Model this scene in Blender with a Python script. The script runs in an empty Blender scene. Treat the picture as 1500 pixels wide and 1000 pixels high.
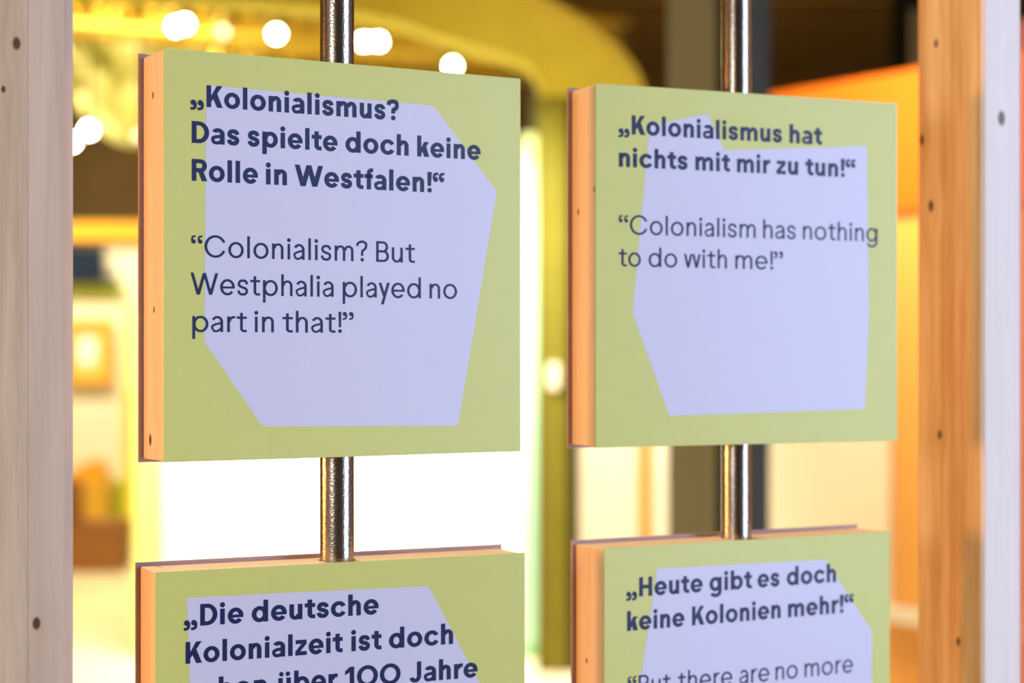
import bpy, bmesh, math, random
from mathutils import Vector
random.seed(7)
R = math.radians
S = bpy.context.scene
C = S.collection

# ---------------------------------------------------------------- camera
cd = bpy.data.cameras.new('camera'); cam = bpy.data.objects.new('camera', cd); C.objects.link(cam)
cam.location = (0, 0, 1.5); cam.rotation_euler = (R(90), 0, 0)
cd.sensor_width = 36; cd.lens = 2722 / 1500 * 36; cd.shift_y = 17 / 1500
cd.clip_start = .05; cd.clip_end = 100
cd.dof.use_dof = True; cd.dof.focus_distance = 1.86; cd.dof.aperture_fstop = 2.8
S.camera = cam
# ---------------------------------------------------------------- world, exposure
W = bpy.data.worlds.new('world'); S.world = W; W.use_nodes = True
W.node_tree.nodes['Background'].inputs[0].default_value = (.9, .85, 1, 1)
W.node_tree.nodes['Background'].inputs[1].default_value = .0
S.view_settings.view_transform = 'Standard'; S.view_settings.look = 'None'
S.view_settings.exposure = 0; S.view_settings.gamma = 1; S.view_settings.use_curve_mapping = False
S.cycles.use_denoising = True

# ---------------------------------------------------------------- lights
def area(name, loc, target, size, power, col, sy=None, spread=180):
    l = bpy.data.lights.new(name, 'AREA'); l.energy = power; l.color = col
    l.shape = 'RECTANGLE'; l.size = size; l.size_y = sy or size; l.spread = R(spread)
    o = bpy.data.objects.new(name, l); C.objects.link(o); o.location = loc
    o.rotation_euler = (Vector(target) - Vector(loc)).to_track_quat('-Z', 'Y').to_euler()
    return o
def spot(name, loc, target, power, col, angle, r=.08, blend=.5):
    l = bpy.data.lights.new(name, 'SPOT'); l.energy = power; l.color = col
    l.spot_size = R(angle); l.spot_blend = blend; l.shadow_soft_size = r
    o = bpy.data.objects.new(name, l); C.objects.link(o); o.location = loc
    o.rotation_euler = (Vector(target) - Vector(loc)).to_track_quat('-Z', 'Y').to_euler()
    return o
# foreground: cool white window-like light from the right, warm amber light from the left behind the frame
area('cool_light', (3.25, .75, 1.9), (.1, 2.0, 1.6), 1.3, 108, (.66, .78, 1.0), 2.8)
area('cream_front_light', (-1.15, .2, 1.75), (.3, 2.1, 1.5), .45, 17, (1.0, .90, .74), .6)
area('amber_light', (-2.65, 2.04, 1.5), (.1, 2.1, 1.5), .35, 48, (1.0, .43, .11), .5)
area('top_back_light', (-.9, 3.7, 3.3), (-.1, 2.0, 1.2), .6, 60, (1.0, .86, .62), .4)
# background: unseen area lights added to brighten the hall
area('white_wall_light', (-.9, 8.1, 2.65), (-.9, 9.2, 1.0), 1.6, 120, (1.0, .96, .86), .3, 130)
area('left_hall_light', (-3.6, 14.0, 4.0), (-3.4, 15.8, 1.2), 2.6, 150, (1.0, .92, .70), .6, 130)
area('left_floor_light', (-2.4, 11.2, 4.1), (-2.4, 11.4, 0), 2.0, 100, (1.0, .84, .45), 1.0, 110)
area('ceiling_wash', (-1.9, 12.3, 2.6), (-1.9, 13.2, 4.3), 3.5, 14, (1.0, .80, .26), 1.5, 120)
area('back_wall_wash', (-3.0, 16.6, 3.6), (-3.0, 18, 3.2), 3.0, 3.2, (1.0, .9, .4), .3, 130)
area('right_wall_light', (.85, 9.6, 3.6), (.8, 11, 1.0), 1.0, 88, (1.0, .92, .80), .4, 120)
area('orange_wall_light', (.95, 6.6, 3.1), (1.5, 7.3, 1.1), .9, 36, (1.0, .86, .62), .4, 130)
area('column_light', (-.6, 6.6, 2.5), (.3, 8.7, 2.6), .5, 9, (1.0, .88, .40), .5, 90)

# ---------------------------------------------------------------- node helpers
def mat(name, col, rough=.6, metal=0, spec=.5, noise=0, nscale=30, bump=0, bscale=200, emit=None, estr=0):
    m = bpy.data.materials.new(name); m.use_nodes = True; t = m.node_tree; N = t.nodes; L = t.links
    b = N['Principled BSDF']
    b.inputs['Base Color'].default_value = (*col, 1); b.inputs['Roughness'].default_value = rough
    b.inputs['Metallic'].default_value = metal; b.inputs['Specular IOR Level'].default_value = spec
    tc = N.new('ShaderNodeTexCoord')
    if noise:
        n = N.new('ShaderNodeTexNoise'); n.inputs['Scale'].default_value = nscale; n.inputs['Detail'].default_value = 4
        L.new(tc.outputs['Object'], n.inputs['Vector'])
        mx = N.new('ShaderNodeMix'); mx.data_type = 'RGBA'
        mx.inputs['A'].default_value = (*[c * (1 - noise) for c in col], 1)
        mx.inputs['B'].default_value = (*[min(1, c * (1 + noise)) for c in col], 1)
        L.new(n.outputs['Fac'], mx.inputs['Factor']); L.new(mx.outputs['Result'], b.inputs['Base Color'])
    if bump:
        n = N.new('ShaderNodeTexNoise'); n.inputs['Scale'].default_value = bscale; n.inputs['Detail'].default_value = 2
        L.new(tc.outputs['Object'], n.inputs['Vector'])
        bp = N.new('ShaderNodeBump'); bp.inputs['Strength'].default_value = bump; bp.inputs['Distance'].default_value = .001
        L.new(n.outputs['Fac'], bp.inputs['Height']); L.new(bp.outputs['Normal'], b.inputs['Normal'])
    if emit:
        b.inputs['Emission Color'].default_value = (*emit, 1); b.inputs['Emission Strength'].default_value = estr
    return m

def wood(name, light, dark, knots=(), freq=60, off=0, knotcol=(.10, .045, .02), rough=.55, zaxis=True, contrast=1.0):
    """pine: grain runs along local z (or x), knots given as (s, z, radius) with s = x + y"""
    m = bpy.data.materials.new(name); m.use_nodes = True; t = m.node_tree; N = t.nodes; L = t.links
    b = N['Principled BSDF']; b.inputs['Roughness'].default_value = rough
    b.inputs['Specular IOR Level'].default_value = .3
    tc = N.new('ShaderNodeTexCoord'); sp = N.new('ShaderNodeSeparateXYZ'); L.new(tc.outputs['Object'], sp.inputs[0])
    def M(op, a, bb=None, c=None):
        n = N.new('ShaderNodeMath'); n.operation = op
        for i, v in enumerate((a, bb, c)):
            if v is None: continue
            if isinstance(v, (int, float)): n.inputs[i].default_value = v
            else: L.new(v, n.inputs[i])
        return n.outputs[0]
    if zaxis:
        s = M('ADD', sp.outputs[0], sp.outputs[1]); z = sp.outputs[2]
    else:
        s = M('ADD', sp.outputs[1], sp.outputs[2]); z = sp.outputs[0]
    kfac = None; warp = s
    for (ks, kz, kr) in knots:
        ds = M('SUBTRACT', s, ks); dz = M('MULTIPLY', M('SUBTRACT', z, kz), .62)
        d2 = M('ADD', M('MULTIPLY', ds, ds), M('MULTIPLY', dz, dz))
        # grain flows round the knot
        g = M('EXPONENT', M('MULTIPLY', d2, -1 / (kr * 4.2) ** 2))
        warp = M('SUBTRACT', warp, M('MULTIPLY', M('MULTIPLY', ds, g), .75))
        d = M('SQRT', d2)
        f = M('SUBTRACT', 1, M('DIVIDE', d, kr * 1.25)); f = M('MAXIMUM', f, 0); f = M('MINIMUM', M('MULTIPLY', f, 2.6), 1)
        kfac = f if kfac is None else M('MAXIMUM', kfac, f)
    cv = N.new('ShaderNodeCombineXYZ'); L.new(warp, cv.inputs[0]); L.new(M('MULTIPLY', z, .035), cv.inputs[2])
    cv.inputs[1].default_value = off
    n1 = N.new('ShaderNodeTexNoise'); n1.inputs['Scale'].default_value = freq; n1.inputs['Detail'].default_value = 3
    n1.inputs['Roughness'].default_value = .6
    L.new(cv.outputs[0], n1.inputs['Vector'])
    n2 = N.new('ShaderNodeTexNoise'); n2.inputs['Scale'].default_value = freq * 9; n2.inputs['Detail'].default_value = 2
    L.new(cv.outputs[0], n2.inputs['Vector'])
    g = M('ADD', M('MULTIPLY', n1.outputs['Fac'], .75), M('MULTIPLY', n2.outputs['Fac'], .25))
    g = M('ADD', M('MULTIPLY', M('SUBTRACT', g, .5), 2.6 * contrast), .5)
    g = M('MINIMUM', M('MAXIMUM', g, 0), 1)
    mx = N.new('ShaderNodeMix'); mx.data_type = 'RGBA'; L.new(g, mx.inputs['Factor'])
    mx.inputs['A'].default_value = (*light, 1); mx.inputs['B'].default_value = (*dark, 1)
    out = mx.outputs['Result']
    if kfac is not None:
        mk = N.new('ShaderNodeMix'); mk.data_type = 'RGBA'; L.new(kfac, mk.inputs['Factor']); L.new(out, mk.inputs['A'])
        mk.inputs['B'].default_value = (*knotcol, 1); out = mk.outputs['Result']
    L.new(out, b.inputs['Base Color'])
    bp = N.new('ShaderNodeBump'); bp.inputs['Strength'].default_value = .25; bp.inputs['Distance'].default_value = .0004
    L.new(n2.outputs['Fac'], bp.inputs['Height']); L.new(bp.outputs['Normal'], b.inputs['Normal'])
    return m

# ---------------------------------------------------------------- object helpers
def link(name, me, m, parent=None):
    if m is not None: me.materials.append(m)
    o = bpy.data.objects.new(name, me); C.objects.link(o)
    if parent is not None: o.parent = parent
    return o
def obj(name, bm, m, parent=None, smooth=False):
    me = bpy.data.meshes.new(name); bmesh.ops.recalc_face_normals(bm, faces=bm.faces)
    bm.to_mesh(me); bm.free()
    if smooth:
        for p in me.polygons: p.use_smooth = True
    return link(name, me, m, parent)
def tag(o, label, cat, group=None):
    o['label'] = label; o['category'] = cat
    if group: o['group'] = group
    return o
def struct(o, label=None):
    o['kind'] = 'structure'
    if label: o['label'] = label
    return o
def thing(name, label, cat, loc=(0, 0, 0), rz=0, group=None):
    o = bpy.data.objects.new(name, None); C.objects.link(o); o.location = loc; o.rotation_euler = (0, 0, rz)
    return tag(o, label, cat, group)
def box(bm, x0, y0, z0, x1, y1, z1, bev=0):
    b = bmesh.new()
    v = [b.verts.new((x, y, z)) for x in (x0, x1) for y in (y0, y1) for z in (z0, z1)]
    for f in ((0, 1, 3, 2), (4, 6, 7, 5), (0, 4, 5, 1), (2, 3, 7, 6), (0, 2, 6, 4), (1, 5, 7, 3)):
        b.faces.new([v[i] for i in f])
    if bev: bmesh.ops.bevel(b, geom=b.edges[:], offset=bev, segments=2, affect='EDGES', profile=.6)
    me = bpy.data.meshes.new('t'); b.to_mesh(me); b.free(); bm.from_mesh(me); bpy.data.meshes.remove(me)
    return bm
def bx(*a, bev=0): return box(bmesh.new(), *a, bev=bev)
def prism(pts, a, b, axis='z'):
    """extrude a 2D outline between a and b. axis z: pts are (x,y); axis y: pts are (x,z)"""
    bm = bmesh.new()
    P = (lambda p, h: (p[0], p[1], h)) if axis == 'z' else (lambda p, h: (p[0], h, p[1]))
    lo = [bm.verts.new(P(p, a)) for p in pts]; hi = [bm.verts.new(P(p, b)) for p in pts]
    bm.faces.new(lo); bm.faces.new(hi[::-1])
    for i in range(len(pts)):
        j = (i + 1) % len(pts); bm.faces.new((lo[i], lo[j], hi[j], hi[i]))
    return bm
def tube(bm, p, q, r, n=16, cap=True):
    p = Vector(p); q = Vector(q); d = (q - p).normalized()
    u = d.orthogonal().normalized(); w = d.cross(u)
    A = [bm.verts.new(p + (u * math.cos(t) + w * math.sin(t)) * r) for t in [2 * math.pi * i / n for i in range(n)]]
    B = [bm.verts.new(q + (u * math.cos(t) + w * math.sin(t)) * r) for t in [2 * math.pi * i / n for i in range(n)]]
    for i in range(n): bm.faces.new((A[i], A[(i + 1) % n], B[(i + 1) % n], B[i]))
    if cap: bm.faces.new(A[::-1]); bm.faces.new(B)
    return bm
def lathe(prof, n=24):
    bm = bmesh.new(); rings = []
    for r, z in prof:
        rings.append([bm.verts.new((max(r, 1e-5) * math.cos(2 * math.pi * i / n), max(r, 1e-5) * math.sin(2 * math.pi * i / n), z)) for i in range(n)])
    for a, b in zip(rings, rings[1:]):
        for i in range(n): bm.faces.new((a[i], a[(i + 1) % n], b[(i + 1) % n], b[i]))
    bm.faces.new(rings[0][::-1]); bm.faces.new(rings[-1])
    return bm

# ---------------------------------------------------------------- monoline lettering (millimetres, baseline 0)
XH, CAP, ASC, DES = 15.5, 21.3, 21.8, 6.9
class Pen:
    def __init__(s, bold):
        s.b = bold; s.V = 4.65 if bold else 2.7; s.H = 4.05 if bold else 2.35; s.T = (s.V + s.H) / 2; s.q = []
    def poly(s, *p): s.q.append([tuple(a) for a in p])
    def rect(s, x0, y0, x1, y1): s.poly((x0, y0), (x1, y0), (x1, y1), (x0, y1))
    def arc(s, cx, cy, rx, ry, a0=0, a1=360, V=None, H=None):
        V = V or s.V; H = H or s.H; n = max(6, int(abs(a1 - a0) / 7)); pr = None
        for i in range(n + 1):
            a = R(a0 + (a1 - a0) * i / n); c, d = math.cos(a), math.sin(a)
            o = (cx + rx * c, cy + ry * d); k = (cx + (rx - V) * c, cy + (ry - H) * d)
            if pr: s.poly(pr[0], o, k, pr[1])
            pr = (o, k)
    def disc(s, cx, cy, r): s.poly(*[(cx + r * math.cos(R(a)), cy + r * math.sin(R(a))) for a in range(0, 360, 15)])
    def curve(s, pts, w=None, taper=None):
        w = w or s.T; P = [Vector(p) for p in pts]; P = [2 * P[0] - P[1]] + P + [2 * P[-1] - P[-2]]; out = []
        for i in range(1, len(P) - 2):
            for k in range(8):
                t = k / 8; a, b, c, d = P[i - 1:i + 3]
                out.append(.5 * ((2 * b) + (c - a) * t + (2 * a - 5 * b + 4 * c - d) * t * t + (3 * b - a - 3 * c + d) * t ** 3))
        out.append(P[-2]); pr = None; n = len(out)
        for i, p in enumerate(out):
            d = (out[min(i + 1, n - 1)] - out[max(i - 1, 0)]).normalized(); nn = Vector((-d.y, d.x))
            ww = w if not taper else w * (1 + (taper - 1) * i / (n - 1))
            e = (p + nn * ww / 2, p - nn * ww / 2)
            if pr: s.poly(pr[0], e[0], e[1], pr[1])
            pr = e
    def norm(s, w, h, y0, pts, T=None):     # fractions of the centre-line box of a w x h glyph
        T = T or s.T
        return [(T / 2 + fx * (w - T), y0 + T / 2 + fy * (h - T)) for fx, fy in pts]
def glyph(ch, bold):
    p = Pen(bold); V, H, T = p.V, p.H, p.T; B = lambda a, b: a if bold else b
    st, rd = B(1.75, 2.15), B(.95, 1.3)                 # side bearings straight / round
    OV = .3; ly = XH / 2; ry = XH / 2 + OV
    def arch(x, w, y0=0, flip=False):
        r = (w - .35 * V) / 2; cx = x + .35 * V + r; rr = min(r * 1.0, 7.4)
        cy = XH + OV - rr
        p.arc(cx, cy, r, rr, 0, 180, H=H * .97); p.rect(x + w - V, 0, x + w, cy)
    def bowl(w, left):                                   # round bowl with the stem on the right (left=False) or left
        bw = w - B(.6, .4)
        cx = w - bw / 2 if left else bw / 2
        p.arc(cx, ly, bw / 2, ry)
    if ch == 'o': w = B(16.2, 15.8); p.arc(w / 2, ly, w / 2, ry); return p.q, w, rd, rd
    if ch == 'c': w = B(15.3, 14.6); p.arc(B(8.1, 7.9), ly, B(8.1, 7.9), ry, B(28, 33), B(332, 327)); return p.q, w, rd, B(.6, .9)
    if ch == 'e':
        w = B(15.8, 15.1); p.arc(w / 2, ly, w / 2, ry, -2, B(325, 322)); hb = B(2.9, 2.1)
        p.rect(V * .6, ly - hb * .62, w - .15, ly + hb * .38); return p.q, w, rd, B(.75, 1.2)
    if ch in 'nh':
        w = B(13.1, 12.0); p.rect(0, 0, V, XH if ch == 'n' else ASC); arch(0, w); return p.q, w, st, B(1.65, 2.0)
    if ch == 'm':
        w = B(22.1, 20.6); a = B(13.1, 11.6); p.rect(0, 0, V, XH); arch(0, a); arch(w - a, a) ; return p.q, w, st, B(1.65, 2.0)
    if ch in 'uü':
        g, w, a, b = glyph('n', bold); g = [[(w - x, XH - y) for x, y in q] for q in g]; p.q = g
        if ch == 'ü':
            r = B(2.35, 1.8); p.disc(w * .24, 19.3, r); p.disc(w * .76, 19.3, r)
        return p.q, w, B(1.65, 2.0), st
    if ch == 'r':
        w = B(9.2, 8.0); p.rect(0, 0, V, XH); r = B(6.2, 5.6)
        p.arc(.35 * V + r, XH + OV - r, r, r, B(68, 72), 180); p.rect(.35 * V + r + r * math.cos(R(B(68, 72))) * .9 - .1, XH + OV - H - .35, w, XH + OV - .12)
        return p.q, w, st, B(.3, .5)
    if ch == 'i': p.rect(0, 0, V, XH); p.disc(V / 2, 19.3, B(2.6, 1.95)); return p.q, V, st, st
    if ch == 'l': p.rect(0, 0, V, ASC); return p.q, V, st, st
    if ch in 'dq': w = B(16.2, 15.6); bowl(w, False); p.rect(w - V, 0, w, ASC); return p.q, w, rd, st
    if ch == 'b': w = B(16.2, 15.6); bowl(w, True); p.rect(0, 0, V, ASC); return p.q, w, st, rd
    if ch == 'p': w = B(16.2, 15.7); bowl(w, True); p.rect(0, -DES, V, XH); return p.q, w, st, rd
    if ch == 'g':
        w = B(16.0, 15.4); bowl(w, False); p.rect(w - V, -.6, w, XH)
        p.arc(w / 2, -.6, w / 2, DES - .4, B(205, 200), 360); return p.q, w, rd, st
    if ch == 'a':
        w = B(13.4, 11.8); p.rect(w - V, 0, w, 10.0)
        rx = w / 2 - .1; p.arc(w - rx, 10.0, rx, XH + OV - 10.0, 0, B(152, 157), H=H * .98)
        t = B(3.3, 2.1)
        p.curve([(w - V * .6, B(8.6, 9.0)), (w * .62, B(7.75, 8.3)), (w * .34, B(7.2, 7.4)), (t / 2 + .25, B(5.9, 5.8)), (t / 2 + .05, 4.1), (w * .17 + .5, B(2.05, 1.5)), (w * .40, B(1.35, .8)),
                 (w * .62, B(2.0, 1.6)), (w - V * .6, B(4.2, 4.0))], t)
        return p.q, w, B(.95, 1.2), B(1.2, 1.7)
    if ch == 's':
        w = B(12.5, 11.4); h = XH + 2 * OV
        p.curve(p.norm(w, h, -OV, [(.99, .73), (.90, .90), (.72, .985), (.50, 1.0), (.27, .975), (.09, .87), (.06, .71), (.18, .59), (.50, .50), (.83, .415), (.97, .29), (.92, .125), (.73, .02), (.49, 0), (.24, .03), (.06, .14), (0.0, .29)], T * .97), T * .97)
        return p.q, w, B(.9, 1.2), B(.9, 1.2)
    if ch == 't':
        w = B(10.6, 10.2); x = B(2.9, 3.5); r = B(4.9, 3.6)
        p.rect(x, r - .1, x + V, 19.1); p.rect(0, XH - H, w, XH)
        p.arc(x + r + .4, r, r + .4, r, 180, 270); p.rect(x + r + .3, 0, w, H); return p.q, w, B(.4, .7), B(.4, .7)
    if ch == 'f':
        w = B(9.6, 8.4); x = B(2.7, 2.6); r = B(5.0, 4.2)
        p.rect(x, 0, x + V, ASC - r); p.arc(x + r + .4, ASC - r, r + .4, r, 90, 180); p.rect(x + r + .3, ASC - H, w, ASC)
        p.rect(0, XH - H, w - .2, XH); return p.q, w, B(.4, .7), B(.1, .2)
    if ch in 'kK':
        top = ASC if ch == 'k' else CAP; h = XH if ch == 'k' else CAP; w = B(13.7, 12) if ch == 'k' else B(16.3, 15)
        p.rect(0, 0, V, top); d = V * 1.22; m = h * (.36 if ch == 'k' else .37); x1 = w - .2
        p.poly((V * .7, m + d * .15), (V * .7, m - d * .85 + .2), (x1, h), (x1 - d, h))
        k = .46 if ch == 'k' else .44; xa = V + (x1 - V) * B(.22, .28); ya = h * k + B(.4, .6)
        p.poly((w, 0), (w - d * 1.02, 0), (xa - d * .18, ya), (xa + d * .62, ya + d * .72)); return p.q, w, st, B(.35, .4)
    if ch == 'y':
        w = B(13.5, 12.4); d = V * 1.12; c = w * .5
        p.poly((0, XH), (d, XH), (c + d * .55, 1.2), (c - d * .35, 1.2 - d * .2))
        sl = (w - d - c + d * .5) / XH; p.poly((w, XH), (w - d, XH), (w - d - sl * (XH + DES), -DES), (w - sl * (XH + DES), -DES)); return p.q, w, .2, .2
    if ch == 'z':
        w = B(12.0, 11.2); p.rect(0, 0, w, H); p.rect(.3, XH - H, w - .2, XH); d = V * 1.25
        p.poly((0, H * .6), (0, H), (w - .2 - d * .9, XH - H), (w - .2, XH - H * .6), (w - .2, XH - H), (d * .9, H)); return p.q, w, .9, .9
    if ch == 'v' or ch == 'w':
        n = 1 if ch == 'v' else 2; u = B(13, 12) if n == 1 else B(11.8, 10.8); d = V * 1.05; w = u * n - (n - 1) * d * .1
        for i in range(n):
            x = i * (u - d * .1); c = x + u / 2
            p.poly((x, XH), (x + d, XH), (c + d * .5, 0), (c - d * .5, 0)); p.poly((x + u - d, XH), (x + u, XH), (c + d * .5, 0), (c - d * .5, 0))
        return p.q, w, .2, .2
    if ch == 'W':
        w = B(29.8, 28.0); d = V * 1.1; u = (w + d) / 2
        for i in range(2):
            x = i * (u - d); c = x + u / 2; a = d * .52
            p.poly((x, CAP), (x + d, CAP), (c + a, 0), (c - a, 0)); p.poly((x + u - d, CAP), (x + u, CAP), (c + a, 0), (c - a, 0))
        return p.q, w, .1, B(.2, .5)
    if ch == 'D':
        w = B(17.0, 16.4); rx = B(10.3, 10.2); p.rect(0, 0, V, CAP); p.arc(w - rx, CAP / 2, rx, CAP / 2, -90, 90)
        p.rect(V * .5, 0, w - rx + .1, H); p.rect(V * .5, CAP - H, w - rx + .1, CAP); return p.q, w, st, .8
    if ch in 'RB':
        w = B(15.9, 13.9); p.rect(0, 0, V, CAP); y = 8.5 if ch == 'R' else 9.7; r = (CAP - y) / 2; x = w - (.5 if ch == 'R' else .9)
        p.arc(x - r, CAP - r, r, r, -90, 90); p.rect(V * .5, CAP - H, x - r + .1, CAP); p.rect(V * .5, y, x - r + .1, y + H)
        if ch == 'R': p.poly((w, 0), (w - V * 1.22, 0), (w * .42, y + .3), (w * .42 + V * 1.05, y + 1))
        else:
            r = (y + H) / 2; p.arc(w - r, r, r, r, -90, 90); p.rect(V * .5, 0, w - r + .1, H)
        return p.q, w, st, B(.4, .9)
    if ch == 'C': w = B(21, 20.6); p.arc(11, CAP / 2, 11, CAP / 2 + .4, B(30, 24), B(330, 336)); return p.q, w, .9, B(.9, 2.0)
    if ch == 'H': w = B(16.2, 16); p.rect(0, 0, V, CAP); p.rect(w - V, 0, w, CAP); p.rect(V * .5, CAP / 2 - H / 2, w - V * .5, CAP / 2 + H / 2); return p.q, w, st, st
    if ch == 'J': w = 13.6; r = 6.6; p.rect(w - V, r, w, CAP); p.arc(w - r, r - .1, r, r + .2, 198, 360); return p.q, w, .4, st
    if ch == '1': w = 9.6; p.rect(w - V, 0, w, CAP); p.poly((w - V * .5, CAP), (w - V * .6, CAP - 4.6), (0, CAP - 8.2), (0, CAP - 4.3), (w - V, CAP)); return p.q, w, .4, st
    if ch == '0': w = 22.2; p.arc(w / 2, CAP / 2, w / 2, CAP / 2 + .3); return p.q, w, rd, rd
    if ch == '!':
        e = B(.55, .15); p.poly((.35, B(6.7, 5.6)), (B(4.15, 2.65), B(6.7, 5.6)), (V + e, CAP), (0, CAP)); p.disc(V / 2 + .25, B(2.3, 1.75), B(2.55, 1.9)); return p.q, V + e, st, B(.6, 1.0)
    if ch == '?':
        w = B(13.3, 12.0)
        p.curve([(T * .42, B(15.2, 15.6)), (B(2.6, 1.7), B(17.9, 18.4)), (w * .5, CAP + .2 - T / 2), (w - B(2.9, 1.9), B(18.4, 18.9)), (w - T / 2, B(15.6, 16.2)), (w - B(2.9, 2.3), B(12.6, 13.2)), (w * .56, B(10.7, 10.6)), (w * .53, B(9.0, 8.4)), (w * .53, B(6.8, 5.7))], T)
        p.disc(w * .53, B(2.3, 1.75), B(2.55, 1.9)); return p.q, w, B(.6, 1.0), 1
    if ch in '„“”':
        r = B(2.75, 2.15); x2 = B(7.0, 6.6); P = []
        for k in range(2):
            x = k * x2; p.disc(x + r, r * 1.05, r)
            p.curve([(x + r, r * 1.35), (x + B(4.6, 3.6), B(1.9, 1.6)), (x + B(3.9, 3.2), B(-2.3, -2.0)), (x + B(-.1, .1), B(-3.3, -3.1))], B(3.2, 2.1), .85)
            # top point of the comma sits at y = 2.05 r
        top = r * 2.05; bot = B(-4.8, -4.3); w = x2 + B(6.1, 4.8)
        if ch == '„': p.q = [[(x, y + 6.3 - top) for x, y in q] for q in p.q]
        elif ch == '”': p.q = [[(x, y + CAP - top) for x, y in q] for q in p.q]
        else: p.q = [[(w - x, CAP + bot - y + .2) for x, y in q] for q in p.q]
        return p.q, w, .2, B(.9, 1.1)
    raise ValueError(ch)
def word(txt, bold, x0, x1, base):
    """lay a word out so that its ink runs from x0 to x1 (mm); the letter spacing takes up the difference"""
    G = [glyph(c, bold) for c in txt]; pos = [0]; x = 0
    for a, b in zip(G, G[1:]):
        x += a[1] + a[3] + b[2]; pos.append(x)
    tot = x + G[-1][1]; n = len(G) - 1
    ex = (x1 - x0 - tot) / n if n else 0; sc = 1
    if abs(ex) > .2:                                     # too far off for the spacing alone: widen the letters a little
        lim = math.copysign(.2, ex); sc = (x1 - x0 - lim * n) / tot; ex = lim
    out = []
    for i, (g, p) in enumerate(zip(G, pos)):
        for q in g[0]: out.append([(x0 + (p * sc + ex * i) + a * sc, base + b) for a, b in q])
    return out
def print_mesh(name, polys, y, m, parent, th=.00015):
    vs = []; fs = []
    for k, q in enumerate(polys):
        i = len(vs); yy = y - (k % 7) * 4e-6
        vs += [(a, yy, b) for a, b in q]; fs.append(list(range(i, i + len(q))))
    me = bpy.data.meshes.new(name); me.from_pydata(vs, [], fs); me.update()
    return link(name, me, m, parent)

# ---------------------------------------------------------------- materials
M_green = mat('lime_print', (.59, .64, .205), .42, spec=.5, bump=.10, bscale=900, noise=.03, nscale=40)
M_lav = mat('lavender_print', (.60, .625, .93), .42, spec=.5, bump=.10, bscale=900)
M_ink = mat('navy_ink', (.006, .016, .105), .45, spec=.3)
M_back = mat('mauve_back_board', (.46, .30, .34), .5, noise=.15, nscale=60)
M_steel = mat('brushed_steel', (.46, .42, .40), .24, metal=1, bump=.25, bscale=500)
PL, PD = (.80, .60, .40), (.66, .43, .24)

# ---------------------------------------------------------------- room shell
def shell(name, bm, m): return struct(obj(name, bm, m))
M_floor = mat('pale_floor', (.80, .70, .46), .5, noise=.06, nscale=2)
M_brick = mat('brown_wall', (.17, .095, .028), .85, noise=.55, nscale=1.3)
M_dark = mat('dark_side_wall', (.10, .06, .035), .9, noise=.2, nscale=2)
M_ceil = mat('ochre_ceiling', (.55, .38, .07), .8, noise=.35, nscale=1.5)
shell('floor', bx(-8, -4, -.1, 8, 18, 0), M_floor)
shell('wall_back', bx(-8, 18, 0, 8, 18.2, 4.4), M_brick)
shell('wall_left', bx(-8.2, -4, 0, -8, 18.2, 4.4), M_dark)
shell('wall_right', bx(8, -4, 0, 8.2, 18.2, 4.4), M_dark)
shell('wall_front', bx(-8, -4.2, 0, 8, -4, 4.4), M_dark)
ceil = shell('ceiling', bx(-8, -4, 4.4, 8, 18.2, 4.5), M_ceil)
M_joist = mat('dark_joist', (.16, .09, .02), .8)
for k in range(9):
    y = 9.6 + k * .95
    obj('joist', bx(-7.9, y, 4.26, 7.9, y + .16, 4.4, bev=.01), M_joist, ceil)

# ---------------------------------------------------------------- the timber frame that holds the poles
TH = math.atan2(.465, .885)
wl = wood('pine_left_post', (.66, .56, .51), (.52, .41, .36), [(-.384, 1.250, .0036)], 45, 3.1, rough=.36)
wl.node_tree.nodes['Principled BSDF'].inputs['Specular IOR Level'].default_value = .6
wl2 = wood('pine_left_stud', (.62, .51, .42), (.44, .33, .26), [(-.402, 1.785, .0036), (-.414, 1.742, .002)], 60, 8.1, contrast=1.2)
wr = wood('pine_front_cool_lit', (.84, .80, .85), (.74, .69, .74), [(.8205 + .026 - .06, 1.786, .0055)], 50, 5.7, knotcol=(.20, .15, .16))  # cool light on the front face is tinted into this pine
wside = wood('pine_side_shaded', (.76, .55, .31), (.50, .26, .09),  # shade and amber light deepened in the wood colour
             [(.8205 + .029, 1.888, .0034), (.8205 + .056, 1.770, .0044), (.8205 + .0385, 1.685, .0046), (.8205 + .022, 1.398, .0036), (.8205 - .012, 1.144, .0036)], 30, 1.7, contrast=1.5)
post = thing('timber_post', 'greyish pine post of two boards with small knots, at the left edge', 'post', (-.181, 1.923, 0), TH, 'pine posts of the frame')
obj('stud', prism([(-.3318, -.06), (-.2985, -.06), (-.2870, -.048), (-.2870, -.014), (-.3318, -.014)], .06, 2.66), wl, post)
obj('stud', bx(-.42, -.0598, .06, -.3320, -.014, 2.66, bev=.0003), wl2, post)
post = thing('timber_post', 'deep pine post with orange lit side and cool lit lavender front, at the right edge', 'post', (-.181, 1.923, 0), TH, 'pine posts of the frame')
obj('stud', bx(.8205, -.0518, .06, .8775, .0632, 2.66, bev=.0012), wside, post)
obj('front_board', bx(.8200, -.060, .06, .8765, -.0520, 2.66, bev=.0012), wr, post)  # front face set apart to carry the cool light tint
for z0, z1, lab in ((2.6605, 2.72, 'pine top rail joining the two pine posts above the picture'), (0, .0595, 'pine bottom rail joining the two pine posts on the floor')):
    o = tag(obj('frame_rail', bx(-.42, -.06, z0, .8775, .0632, z1, bev=.002), wood('pine_rail', PL, PD, (), 50, 2, zaxis=False)), lab, 'rail')
    o.location = (-.181, 1.923, 0); o.rotation_euler = (0, 0, TH)

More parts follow.
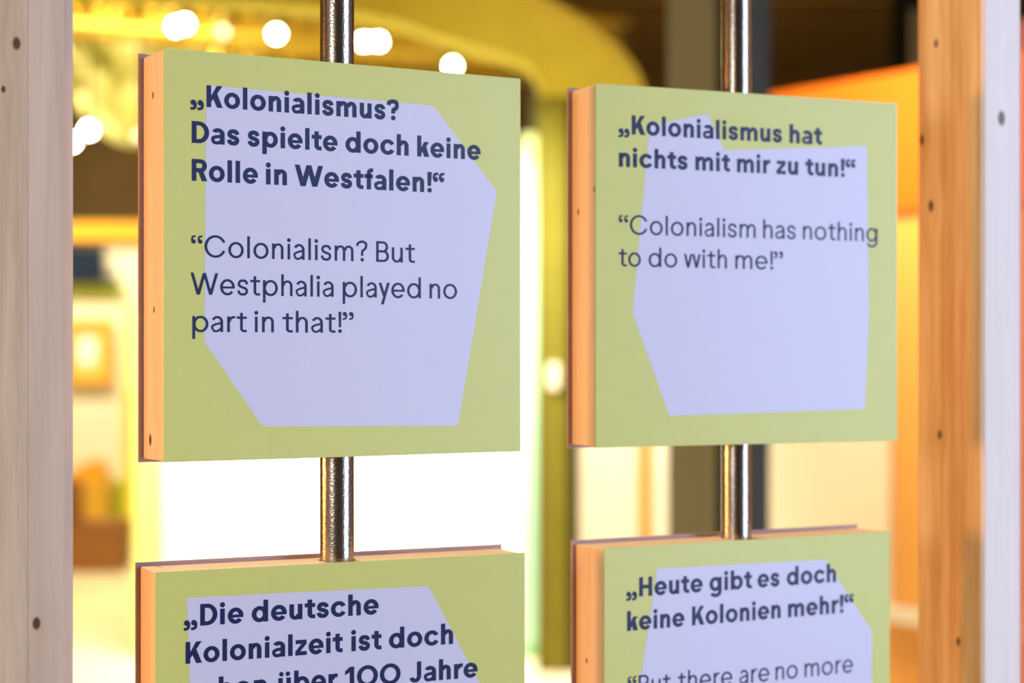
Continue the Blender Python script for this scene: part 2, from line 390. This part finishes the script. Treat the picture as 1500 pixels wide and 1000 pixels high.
# ---------------------------------------------------------------- poles
for (nm, x, y) in (('left', -.181, 1.923), ('right', .260, 2.152)):
    t = tag(obj('steel_pole', tube(bmesh.new(), (0, 0, .06), (0, 0, 2.66), .0176, 48, cap=False), M_steel, smooth=False),
            'round brushed steel pole carrying the %s pair of square signs' % nm, 'pole', 'steel poles of the frame')
    t.location = (x, y, 0)
    for p in t.data.polygons: p.use_smooth = len(p.vertices) == 4

# ---------------------------------------------------------------- the four square signs
HN = .0195
def half_board(s, z0, z1, hw, y0, y1):       # half of a horizontal board, notched round the pole
    pts = [(s * hw, y0), (s * hw, y1), (0, y1)]
    pts += [(s * HN * math.sin(R(a)), HN * math.cos(R(a))) for a in range(0, 181, 15)]
    pts += [(0, y0)]
    return prism(pts, z0, z1)
def sign(label, pole, th, ztop, sx, poly, lines, knots, off):
    t = thing('square_sign', label, 'sign', (pole[0], pole[1], ztop - .4), R(th), 'square statement signs on the poles')
    X0 = -.2 + sx
    fp = obj('front_panel', bx(X0, -.035, 0, X0 + .4, -.032, .4, bev=.0005), M_green, t)
    f = lambda p: (X0 + p[0] / 1000, .4 - p[1] / 1000)
    pm = print_mesh('pale_shape', [[f(p) for p in poly]], -.03512, M_lav, fp)
    bmx = bmesh.new(); bmx.from_mesh(pm.data); bmesh.ops.triangulate(bmx, faces=bmx.faces); bmx.to_mesh(pm.data); bmx.free()
    for bold, base, words in lines:
        q = []
        for (tx, a, b) in words: q += word(tx, bold, a, b, -base)
        print_mesh('text_line', [[(X0 + a / 1000, .4 + b / 1000) for a, b in k] for k in q], -.03530, M_ink, fp)
    w1 = wood('pine_block_%d' % off, (.86, .66, .46), (.74, .50, .30), knots, 55, off)
    w2 = wood('pine_edge_%d' % off, (.86, .66, .46), (.72, .48, .28), (), 55, off + 3, zaxis=False)
    y0, y1 = -.0318, .0275
    obj('side_board', bx(X0 + .0012, y0, .0008, X0 + .018, y1, .3990, bev=.0016), w1, t)
    obj('side_board', bx(X0 + .382, y0, .0008, X0 + .3988, y1, .3990, bev=.0016), w1, t)
    for s in (-1, 1):
        xs = (X0 + .0182) if s < 0 else (X0 + .3818)
        for nm, a, b in (('top_board', .381, .3988), ('bottom_board', .001, .019)):
            obj(nm, half_board(s, a, b, abs(xs), y0, y1), w2, t)
    obj('back_panel', bx(X0 - .003, .0283, -.003, X0 + .403, .0318, .403, bev=.0006), M_back, t)
    return t
sign('square lime sign with three bold and three thin text lines, upper on the left pole', (-.181, 1.923), 30.4, 1.7945, 0,
     [(43.4, 33.2), (294.5, 36.3), (370.6, 122.8), (323.3, 371.0), (102.1, 367.0), (41.2, 283.2)],
     [(1, 54.4, [('„Kolonialismus?', 27.2, 253.6)]),
      (1, 90.2, [('Das', 28.4, 77.9), ('spielte', 86.4, 184.1), ('doch', 192.9, 265.0), ('keine', 275.0, 350.7)]),
      (1, 127, [('Rolle', 28.4, 97.4), ('in', 106, 128.5), ('Westfalen!“', 137, 306.9)]),
      (0, 200.9, [('“Colonialism?', 27.6, 217.5), ('But', 227.6, 272.2)]),
      (0, 237.6, [('Westphalia', 27.2, 179.7), ('played', 189.8, 279.3), ('no', 289.5, 322.2)]),
      (0, 273.9, [('part', 29.0, 85.6), ('in', 94.2, 114.4), ('that!”', 123.7, 202.2)])],
     [(-.2 + .0, .358, .0022), (-.2 - .003, .148, .0020), (-.2 + .008, .020, .0036)], 11)
sign('square lime sign with two bold and two thin text lines, upper on the right pole', (.260, 2.152), 24.2, 1.7961, 0,
     [(67.0, 44.1), (140.4, 26.2), (163.1, 66.4), (356.3, 52.8), (359.3, 250.3), (353.6, 361.8), (92.1, 366.2), (45.4, 251.5)],
     [(1, 54.3, [('„Kolonialismus', 28.1, 239.6), ('hat', 249.6, 294)]),
      (1, 90.6, [('nichts', 28.4, 115.3), ('mit', 125.2, 170.3), ('mir', 179.4, 223.2), ('zu', 231.9, 261.3), ('tun!“', 271, 340.4)]),
      (0, 164.8, [('“Colonialism', 28.1, 204.1), ('has', 214.1, 258), ('nothing', 267.8, 371.4)]),
      (0, 200.4, [('to', 28.1, 55.8), ('do', 65.5, 101.8), ('with', 110.4, 166.2), ('me!”', 177.2, 240.9)])],
     [(-.2 + .012, .262, .0022), (-.2 - .028, .284, .0020)], 17)
sign('square lime sign with three large bold text lines, lower on the left pole', (-.181, 1.923), 25.95, 1.2875, -.0005,
     [(31.2, 26.6), (288.3, 29.3), (346.9, 134.5), (368, 250), (320, 365), (90, 370), (40, 300)],
     [(1, 54.9, [('„Die', 28.1, 88.6), ('deutsche', 97.1, 232.6)]),
      (1, 91.2, [('Kolonialzeit', 29.8, 193.3), ('ist', 202.8, 235.7), ('doch', 244, 316.2)]),
      (1, 128.0, [('schon', 30.0, 112.7), ('über', 124.8, 187.2), ('100', 195.9, 256.9), ('Jahre', 266, 344.5)])],
     [(-.2 + .01, .18, .002)], 23)
sign('square lime sign with two bold lines above one thin, lower on the right pole', (.260, 2.152), 28.8, 1.2874, -.0013,
     [(69.0, 26.0), (302.4, 28.4), (372.0, 116.3), (372.0, 250), (330, 368), (80, 366), (30, 240)],
     [(1, 55.4, [('„Heute', 28.5, 129.6), ('gibt', 138.9, 197.4), ('es', 205.3, 236.6), ('doch', 246.9, 318.5)]),
      (1, 92.2, [('keine', 29.4, 105), ('Kolonien', 115.1, 238.2), ('mehr!“', 248.6, 344.6)]),
      (0, 163.2, [('“But', 30, 86.2), ('there', 96.2, 170.1), ('are', 180.2, 222.1), ('no', 230.8, 262.6), ('more', 272.5, 343.8)])],
     [(-.2 + .004, .272, .0018)], 29)

# ================================================================ background hall
P_cream = mat('cream_paint', (.87, .80, .55), .6, noise=.06, nscale=3)
P_yellow = mat('yellow_paint', (.88, .40, .006), .6)
P_gold = mat('gold_truss_metal', (.78, .55, .07), .45)
P_lime = mat('lime_paint', (.62, .72, .10), .6)
P_palelime = mat('pale_lime', (.80, .80, .42), .8, noise=.25, nscale=3)
P_white = mat('white_board', (.88, .86, .80), .6)
P_mint = mat('mint_paint', (.45, .80, .52), .6)
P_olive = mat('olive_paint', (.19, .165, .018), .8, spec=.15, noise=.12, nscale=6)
P_shadeolive = mat('shaded_olive', (.05, .055, .008), .7)  # shaded copy of the olive column paint
P_navy = mat('navy_screen', (.006, .014, .035), .6, spec=.2)
P_brown = mat('brown_bench', (.30, .115, .02), .7, noise=.15, nscale=8)
P_black = mat('flat_black', (.008, .006, .005), .95)
P_blue = mat('slate_blue_paint', (.05, .08, .115), .6)
P_orange = mat('orange_board', (.95, .19, .002), .6)
P_amber = mat('amber_board', (.95, .46, .09), .6)
P_butter = mat('butter_board', (.95, .88, .66), .5)
P_coral = mat('coral_board', (.9, .32, .28), .6)
P_grey = mat('grey_paint', (.16, .13, .10), .7)
P_housing = mat('lamp_housing', (.03, .025, .02), .5)
P_lens = mat('lamp_lens', (1, 1, 1), .3, emit=(1.0, .88, .62), estr=55)
P_lens2 = mat('dim_lamp_lens', (1, 1, 1), .3, emit=(1.0, .70, .36), estr=1.6)
P_picture = mat('faded_print', (.80, .62, .20), .6, noise=.2, nscale=4)

# olive column with its shaded side painted as a narrow return and a small switch
t = thing('painted_column', 'olive yellow painted column with small pale switch box, between the left and right signs', 'column', (.205, 8.8, 0))
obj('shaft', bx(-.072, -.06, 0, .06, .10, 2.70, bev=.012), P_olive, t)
obj('shaded_return', bx(.0605, -.02, 0, .115, .10, 2.70, bev=.004), P_shadeolive, t)
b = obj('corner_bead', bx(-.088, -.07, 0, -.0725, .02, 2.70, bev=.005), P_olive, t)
obj('switch_box', bx(-.035, -.085, 1.33, .02, -.0605, 1.45, bev=.008), P_butter, t)

# curved rib above the column
def cat(pts, n=7):
    P = [Vector(p) for p in pts]; P = [2 * P[0] - P[1]] + P + [2 * P[-1] - P[-2]]; o = []
    for i in range(1, len(P) - 2):
        a, b, c, d = P[i - 1:i + 3]
        for k in range(n):
            t = k / n; o.append(.5 * ((2 * b) + (c - a) * t + (2 * a - 5 * b + 4 * c - d) * t * t + (3 * b - a - 3 * c + d) * t ** 3))
    return o + [P[-2]]
outer = cat([(-2.4, 3.86), (-1.2, 3.72), (-.6, 3.56), (-.2, 3.38), (.16, 3.165), (.34, 3.06), (.479, 2.945), (.575, 2.84), (.622, 2.735)])
inner = cat([(.13, 2.705), (.12, 2.79), (.06, 2.865), (-.04, 2.90), (-.16, 2.935), (-.35, 2.99), (-.6, 3.07), (-1.2, 3.15), (-2.4, 3.22)])
t = thing('curved_rib', 'broad curved olive yellow ceiling rib ending above the olive column', 'arch', (0, 8.7, 0))
rib = obj('rib_board', prism([(p.x, p.y) for p in outer + [Vector((.61, 2.705))] + inner], .02, .35, 'y'), mat('rib_paint', (.56, .47, .065), .9, spec=.1, noise=.12, nscale=5), t)
rim_o = outer; rim_i = [p - Vector((.035, .055)) for p in outer][::-1]
obj('rim', prism([(p.x, p.y) for p in rim_o + rim_i], -.01, .019, 'y'), mat('pale_rim', (.55, .42, .04), .5), t)
obj('hanger', bx(-2.36, .1, 3.87, -2.28, .2, 4.39), P_housing, t)

# the white partition, blown out by an unseen area light added in front of it, with a mint end post
t = thing('white_partition', 'tall brightly lit white partition behind the left signs, with mint end post', 'partition', (0, 9.2, 0))
obj('board', bx(-1.72, 0, 0, .045, .08, 2.5), P_white, t)
obj('end_post', bx(.046, -.04, .06, .180, .10, 2.44, bev=.01), P_mint, t)
obj('end_cap', bx(.046, -.05, 2.4405, .186, .11, 2.585, bev=.02), mat('pale_lime_cap', (.72, .86, .38), .6), t)
obj('base_block', bx(.046, -.05, 0, .19, .11, .0595, bev=.01), mat('green_base', (.28, .55, .22), .6), t)
obj('lime_edge', bx(-1.87, -.02, 0, -1.7205, .08, 1.74, bev=.004), mat('lime_edge_paint', (.78, .80, .20), .6), t)

t = tag(obj('slim_post', bx(.11, 12, 0, .19, 12.08, 4.2, bev=.008), mat('dull_olive', (.10, .095, .03), .7)), 'slim dull olive post rising behind the white partition', 'post')

# left rear: exhibition wall with yellow fascia, screen, picture
t = thing('exhibition_wall', 'cream exhibition wall with yellow band on top, far back at the left', 'partition', (0, 16, 0))
obj('wall_board', bx(-5.2, 0, 0, -2.2, .12, 2.46), P_cream, t)
obj('fascia', bx(-5.25, -.10, 2.4605, -2.15, .14, 2.62, bev=.01), P_yellow, t)
obj('lime_panel', bx(-3.33, -.03, .60, -2.90, -.001, 1.90, bev=.005), mat('pale_lime_board', (.76, .78, .16), .6), t)
obj('lime_strip', bx(-4.6, -.04, 1.97, -3.34, -.001, 2.10, bev=.005), P_lime, t)
t = thing('wall_screen', 'dark navy screen with a thin shelf below, on the cream wall at far left', 'screen', (-3.8, 15.9, 0))
obj('screen_body', bx(-.5, -.05, 2.16, .31, .04, 2.40, bev=.01), P_navy, t)
obj('shelf', bx(-.5, -.07, 2.11, .43, .04, 2.158, bev=.004), P_navy, t)
t = thing('framed_picture', 'small gold framed picture with pale oval centre, on the far left wall', 'picture', (-3.62, 15.95, 0))
for a in ((-.24, 1.24, .20, 1.33), (-.24, 1.70, .20, 1.79), (-.24, 1.3305, -.15, 1.6995), (.11, 1.3305, .20, 1.6995)):
    obj('frame_bar', bx(a[0], -.05, a[1], a[2], .0, a[3], bev=.008), P_yellow, t)
obj('print', bx(-.1495, -.02, 1.3305, .1095, 0, 1.6995), P_picture, t)
pv = lathe([(.10, 0), (.10, .004), (.085, .008)], 24)
o = obj('pale_oval', pv, P_white, t); o.location = (-.02, -.021, 1.52); o.rotation_euler = (R(90), 0, 0); o.scale = (.85, 1.25, 1)
t = thing('display_counter', 'low yellow ochre counter with a peaked top, on the floor at far left', 'counter', (-3.45, 15.1, 0))
obj('counter_body', bx(-.45, -.2, 0, .225, .2, .47, bev=.01), mat('ochre_counter', (.72, .40, .03), .6), t)
obj('peaked_top', prism([(-.30, .4705), (.16, .4705), (.13, .60), (.08, .64), (-.02, .60), (-.16, .5)], -.18, .18, 'y'), P_yellow, t)
tag(obj('green_cube', bx(-3.215, 14.95, 0, -3.06, 15.25, .47, bev=.012), mat('leaf_green_paint', (.36, .46, .03), .6)), 'small leaf green box beside the ochre counter', 'box')
t = thing('yellow_stele', 'bright yellow upright display board left of the white partition', 'display board', (-2.93, 14.6, 0))
obj('board', bx(-.12, 0, .02, .15, .06, 1.2, bev=.006), mat('sun_yellow', (.95, .76, .04), .6), t)
obj('foot', bx(-.14, -.06, 0, .17, .12, .0195, bev=.003), P_yellow, t)
t = thing('low_bench', 'low brown box bench on the cream floor at the left', 'bench', (-3.1, 12.9, 0))
obj('bench_body', bx(-.55, -.2, .0, .41, .26, .30, bev=.008), P_brown, t)
obj('seat_board', bx(-.56, -.21, .3005, .42, .27, .335, bev=.008), P_brown, t)
obj('backrest', bx(-.56, -.02, .3355, .12, .05, .62, bev=.01), P_brown, t)

# light and dark of a lattice shaped by a wavy pale lime fabric under the roof at the left
bm = bmesh.new(); nx, nz = 60, 34; g = []
for i in range(nx + 1):
    row = []
    for j in range(nz + 1):
        u, v = i / nx, j / nz; x = -4.0 + 1.95 * u
        low = 3.02 - .20 * math.sin(u * 9 + .6) - (.0 if u < .72 else (u - .72) * -1.3)
        z = low + (3.66 - low) * v
        y = 12.3 + .16 * math.sin(u * 26 + v * 5) + .10 * math.sin(v * 13 + u * 17) + .05 * math.sin(u * 61 - v * 9)
        row.append(bm.verts.new((x, y, z)))
    g.append(row)
for i in range(nx):
    for j in range(nz): bm.faces.new((g[i][j], g[i + 1][j], g[i + 1][j + 1], g[i][j + 1]))
o = obj('lattice_standin', bm, P_palelime, smooth=True)
sm = o.modifiers.new('thickness', 'SOLIDIFY'); sm.thickness = .01
tag(o, 'pale lime wavy fabric hanging under the gold truss at the top left', 'sheet')

# gold lighting trusses receding to the right
def truss(a, b, label, h=.30, d=.26, r=.032, n=14):
    a, b = Vector(a), Vector(b); L = (b - a).length; dr = (b - a).normalized(); side = Vector((0, 0, 1)).cross(dr).normalized() * d
    t = thing('lighting_truss', label, 'truss', a, 0, 'gold lighting trusses')
    Z = Vector((0, 0, h)); off = {'lower_front': Vector((0, 0, 0)), 'lower_back': side, 'upper_front': Z, 'upper_back': Z + side}
    for k in off: obj('chord', tube(bmesh.new(), off[k], off[k] + dr * L, r, 10), P_gold, t)
    for i in range(n):
        p = dr * (L * i / n); q = dr * (L * (i + 1) / n); m = dr * (L * (i + .5) / n)
        for f in (Vector((0, 0, 0)), side):
            obj('brace', tube(tube(bmesh.new(), p + f, m + f + Z, r * .6, 6), m + f + Z, q + f, r * .6, 6), P_gold, t)
    for s in (.15, .85):
        obj('hanger', tube(bmesh.new(), dr * L * s + Z + side * .5, dr * L * s + side * .5 + Vector((0, 0, 4.4 - a.z - (b.z - a.z) * s)), .015, 6), P_housing, t)
truss((-3.6, 10.4, 3.42), (.35, 13.6, 3.62), 'nearest gold truss with bright round lamps below, across the top left')
truss((-3.9, 11.6, 3.75), (.9, 14.6, 3.80), 'second gold truss, behind and above the one nearest the wavy stand-in fabric', r=.04)
truss((-4.2, 13.2, 3.60), (.1, 16.0, 3.86), 'gold truss farthest from the viewer, third of the three', r=.04)

# stage lamps
def lamp(x, y, z, dim, label):
    t = thing('stage_lamp', label, 'lamp', (x, y, z), 0, 'round lamps under the roof')
    h = obj('housing', lathe([(.025, -.13), (.038, -.11), (.042, .0), (.037, .002), (.036, -.04)], 20), P_housing, t)
    h.rotation_euler = (R(90 + 4), 0, 0)
    l = obj('lens', lathe([(.034, 0), (.032, .008), (.015, .012)], 20), P_lens2 if dim else P_lens, t)
    l.rotation_euler = (R(90 + 4), 0, 0); l.location = (0, -.004, 0)
    obj('bracket', bx(-.008, .03, .06, .008, .06, 3.42 + (x + 3.6) * .0506 - .030 - z if z < 3 else .22), P_housing, t)
lamp(-1.99, 11.0, 3.432, 0, 'bright round lamp, left of the close pair above the upper left sign corner')
lamp(-1.867, 10.6, 3.375, 0, 'bright round lamp, right of the close pair above the upper left sign corner')
lamp(-1.803, 11.6, 3.499, 1, 'dim peach lamp between a bright pair and a single bright lamp, left of the pole')
lamp(-1.458, 11.5, 3.473, 0, 'single bright lamp just left of the left pole top')
lamp(-.973, 12.2, 3.544, 0, 'bright lamp touching the right side of the left pole, left of its pair')
lamp(-.850, 11.8, 3.477, 0, 'bright lamp right of the left pole, right of its pair')
lamp(-.409, 12.8, 3.475, 0, 'bright lamp half hidden by the top edge of the upper left sign')
lamp(-.014, 13.0, 3.597, 1, 'dim peach lamp at the right end, next to the curved olive rib')
lamp(-2.55, 11.205, 2.844, 0, 'large bright lamp below the wavy stand-in fabric')
lamp(-2.64, 11.14, 2.765, 0, 'bright lamp partly behind the left post edge')
lamp(-2.291, 11.415, 2.829, 1, 'dim lamp partly behind the upper left sign edge')

# right side of the hall
t = thing('cream_partition', 'cream lit partition with an orange upright stripe, between the right signs', 'partition', (0, 11, 0))
obj('board', bx(.40, 0, 0, 1.25, .08, 2.4), mat('warm_cream', (.88, .82, .66), .6, noise=.10, nscale=2.2), t)
obj('orange_stripe', bx(.748, -.03, 0, .828, -.0005, 2.4, bev=.004), mat('orange_stripe_paint', (.90, .30, .012), .7), t)
obj('edge_strip', bx(.37, -.02, 0, .3995, .08, 2.4, bev=.004), P_amber, t)
t = thing('steel_column', 'broad column behind the right pole, olive at left and slate blue at right', 'column', (.66, 6.0, 0))
obj('olive_flange', bx(-.155, 0, 0, .0, .03, 4.39, bev=.004), mat('grey_olive_paint', (.26, .25, .10), .6), t)
obj('web', bx(-.02, .0305, 0, .14, .05, 4.39), P_black, t)
obj('slate_flange', bx(.095, 0, 0, .173, .03, 4.39, bev=.004), P_blue, t)
t = thing('orange_partition', 'saturated orange partition with cream display and ledge, behind the right signs', 'partition', (1.123, 7.84, 0), math.atan2(-.66, .446))
obj('board', bx(-.12, 0, 0, 1.5, .06, 2.6, bev=.004), P_orange, t)
obj('display', bx(-.10, -.035, .52, .660, -.0005, 2.02, bev=.004), P_butter, t)
obj('amber_board', bx(.690, -.030, .52, 1.5, -.0005, 2.02, bev=.004), P_amber, t)
obj('batten', bx(.662, -.050, .52, .688, -.0005, 2.02, bev=.004), P_butter, t)
obj('gap_shade', bx(.60, -.02, 2.03, 1.5, -.0005, 2.055), mat('gap_shade_tone', (.45, .08, .01), .6), t)  # dark strip painted in for the shade of the gap
obj('ledge', bx(-.12, -.08, .455, 1.5, -.0005, .515, bev=.008), P_butter, t)
obj('lower_board', bx(-.12, -.02, 0, 1.5, -.0005, .45, bev=.003), P_amber, t)
tag(obj('coral_panel', bx(1.374, 5.0, 0, 1.75, 5.04, 2.4, bev=.003), P_coral), 'coral red panel glimpsed at the right picture edge beside the pale post', 'panel')
tag(obj('grey_post', bx(1.945, 9.0, 0, 2.05, 9.08, 3.17, bev=.006), P_grey), 'dull grey post above the orange partition, beside the right timber post', 'post')
bm = bmesh.new(); pr = None
for i in range(61):
    x = 2.55 + .55 * i / 60; y = 12.5 + .04 * math.sin(i * .9)
    v = (bm.verts.new((x, y, 0)), bm.verts.new((x, y, 4.2)))
    if pr: bm.faces.new((pr[0], v[0], v[1], pr[1]))
    pr = v
o = obj('shade_panel', bm, P_black, smooth=True); o.modifiers.new('thickness', 'SOLIDIFY').thickness = .006  # black strip put where the wall lies in shade
tag(o, 'black wavy curtain in the dark corner above the orange partition', 'backdrop')
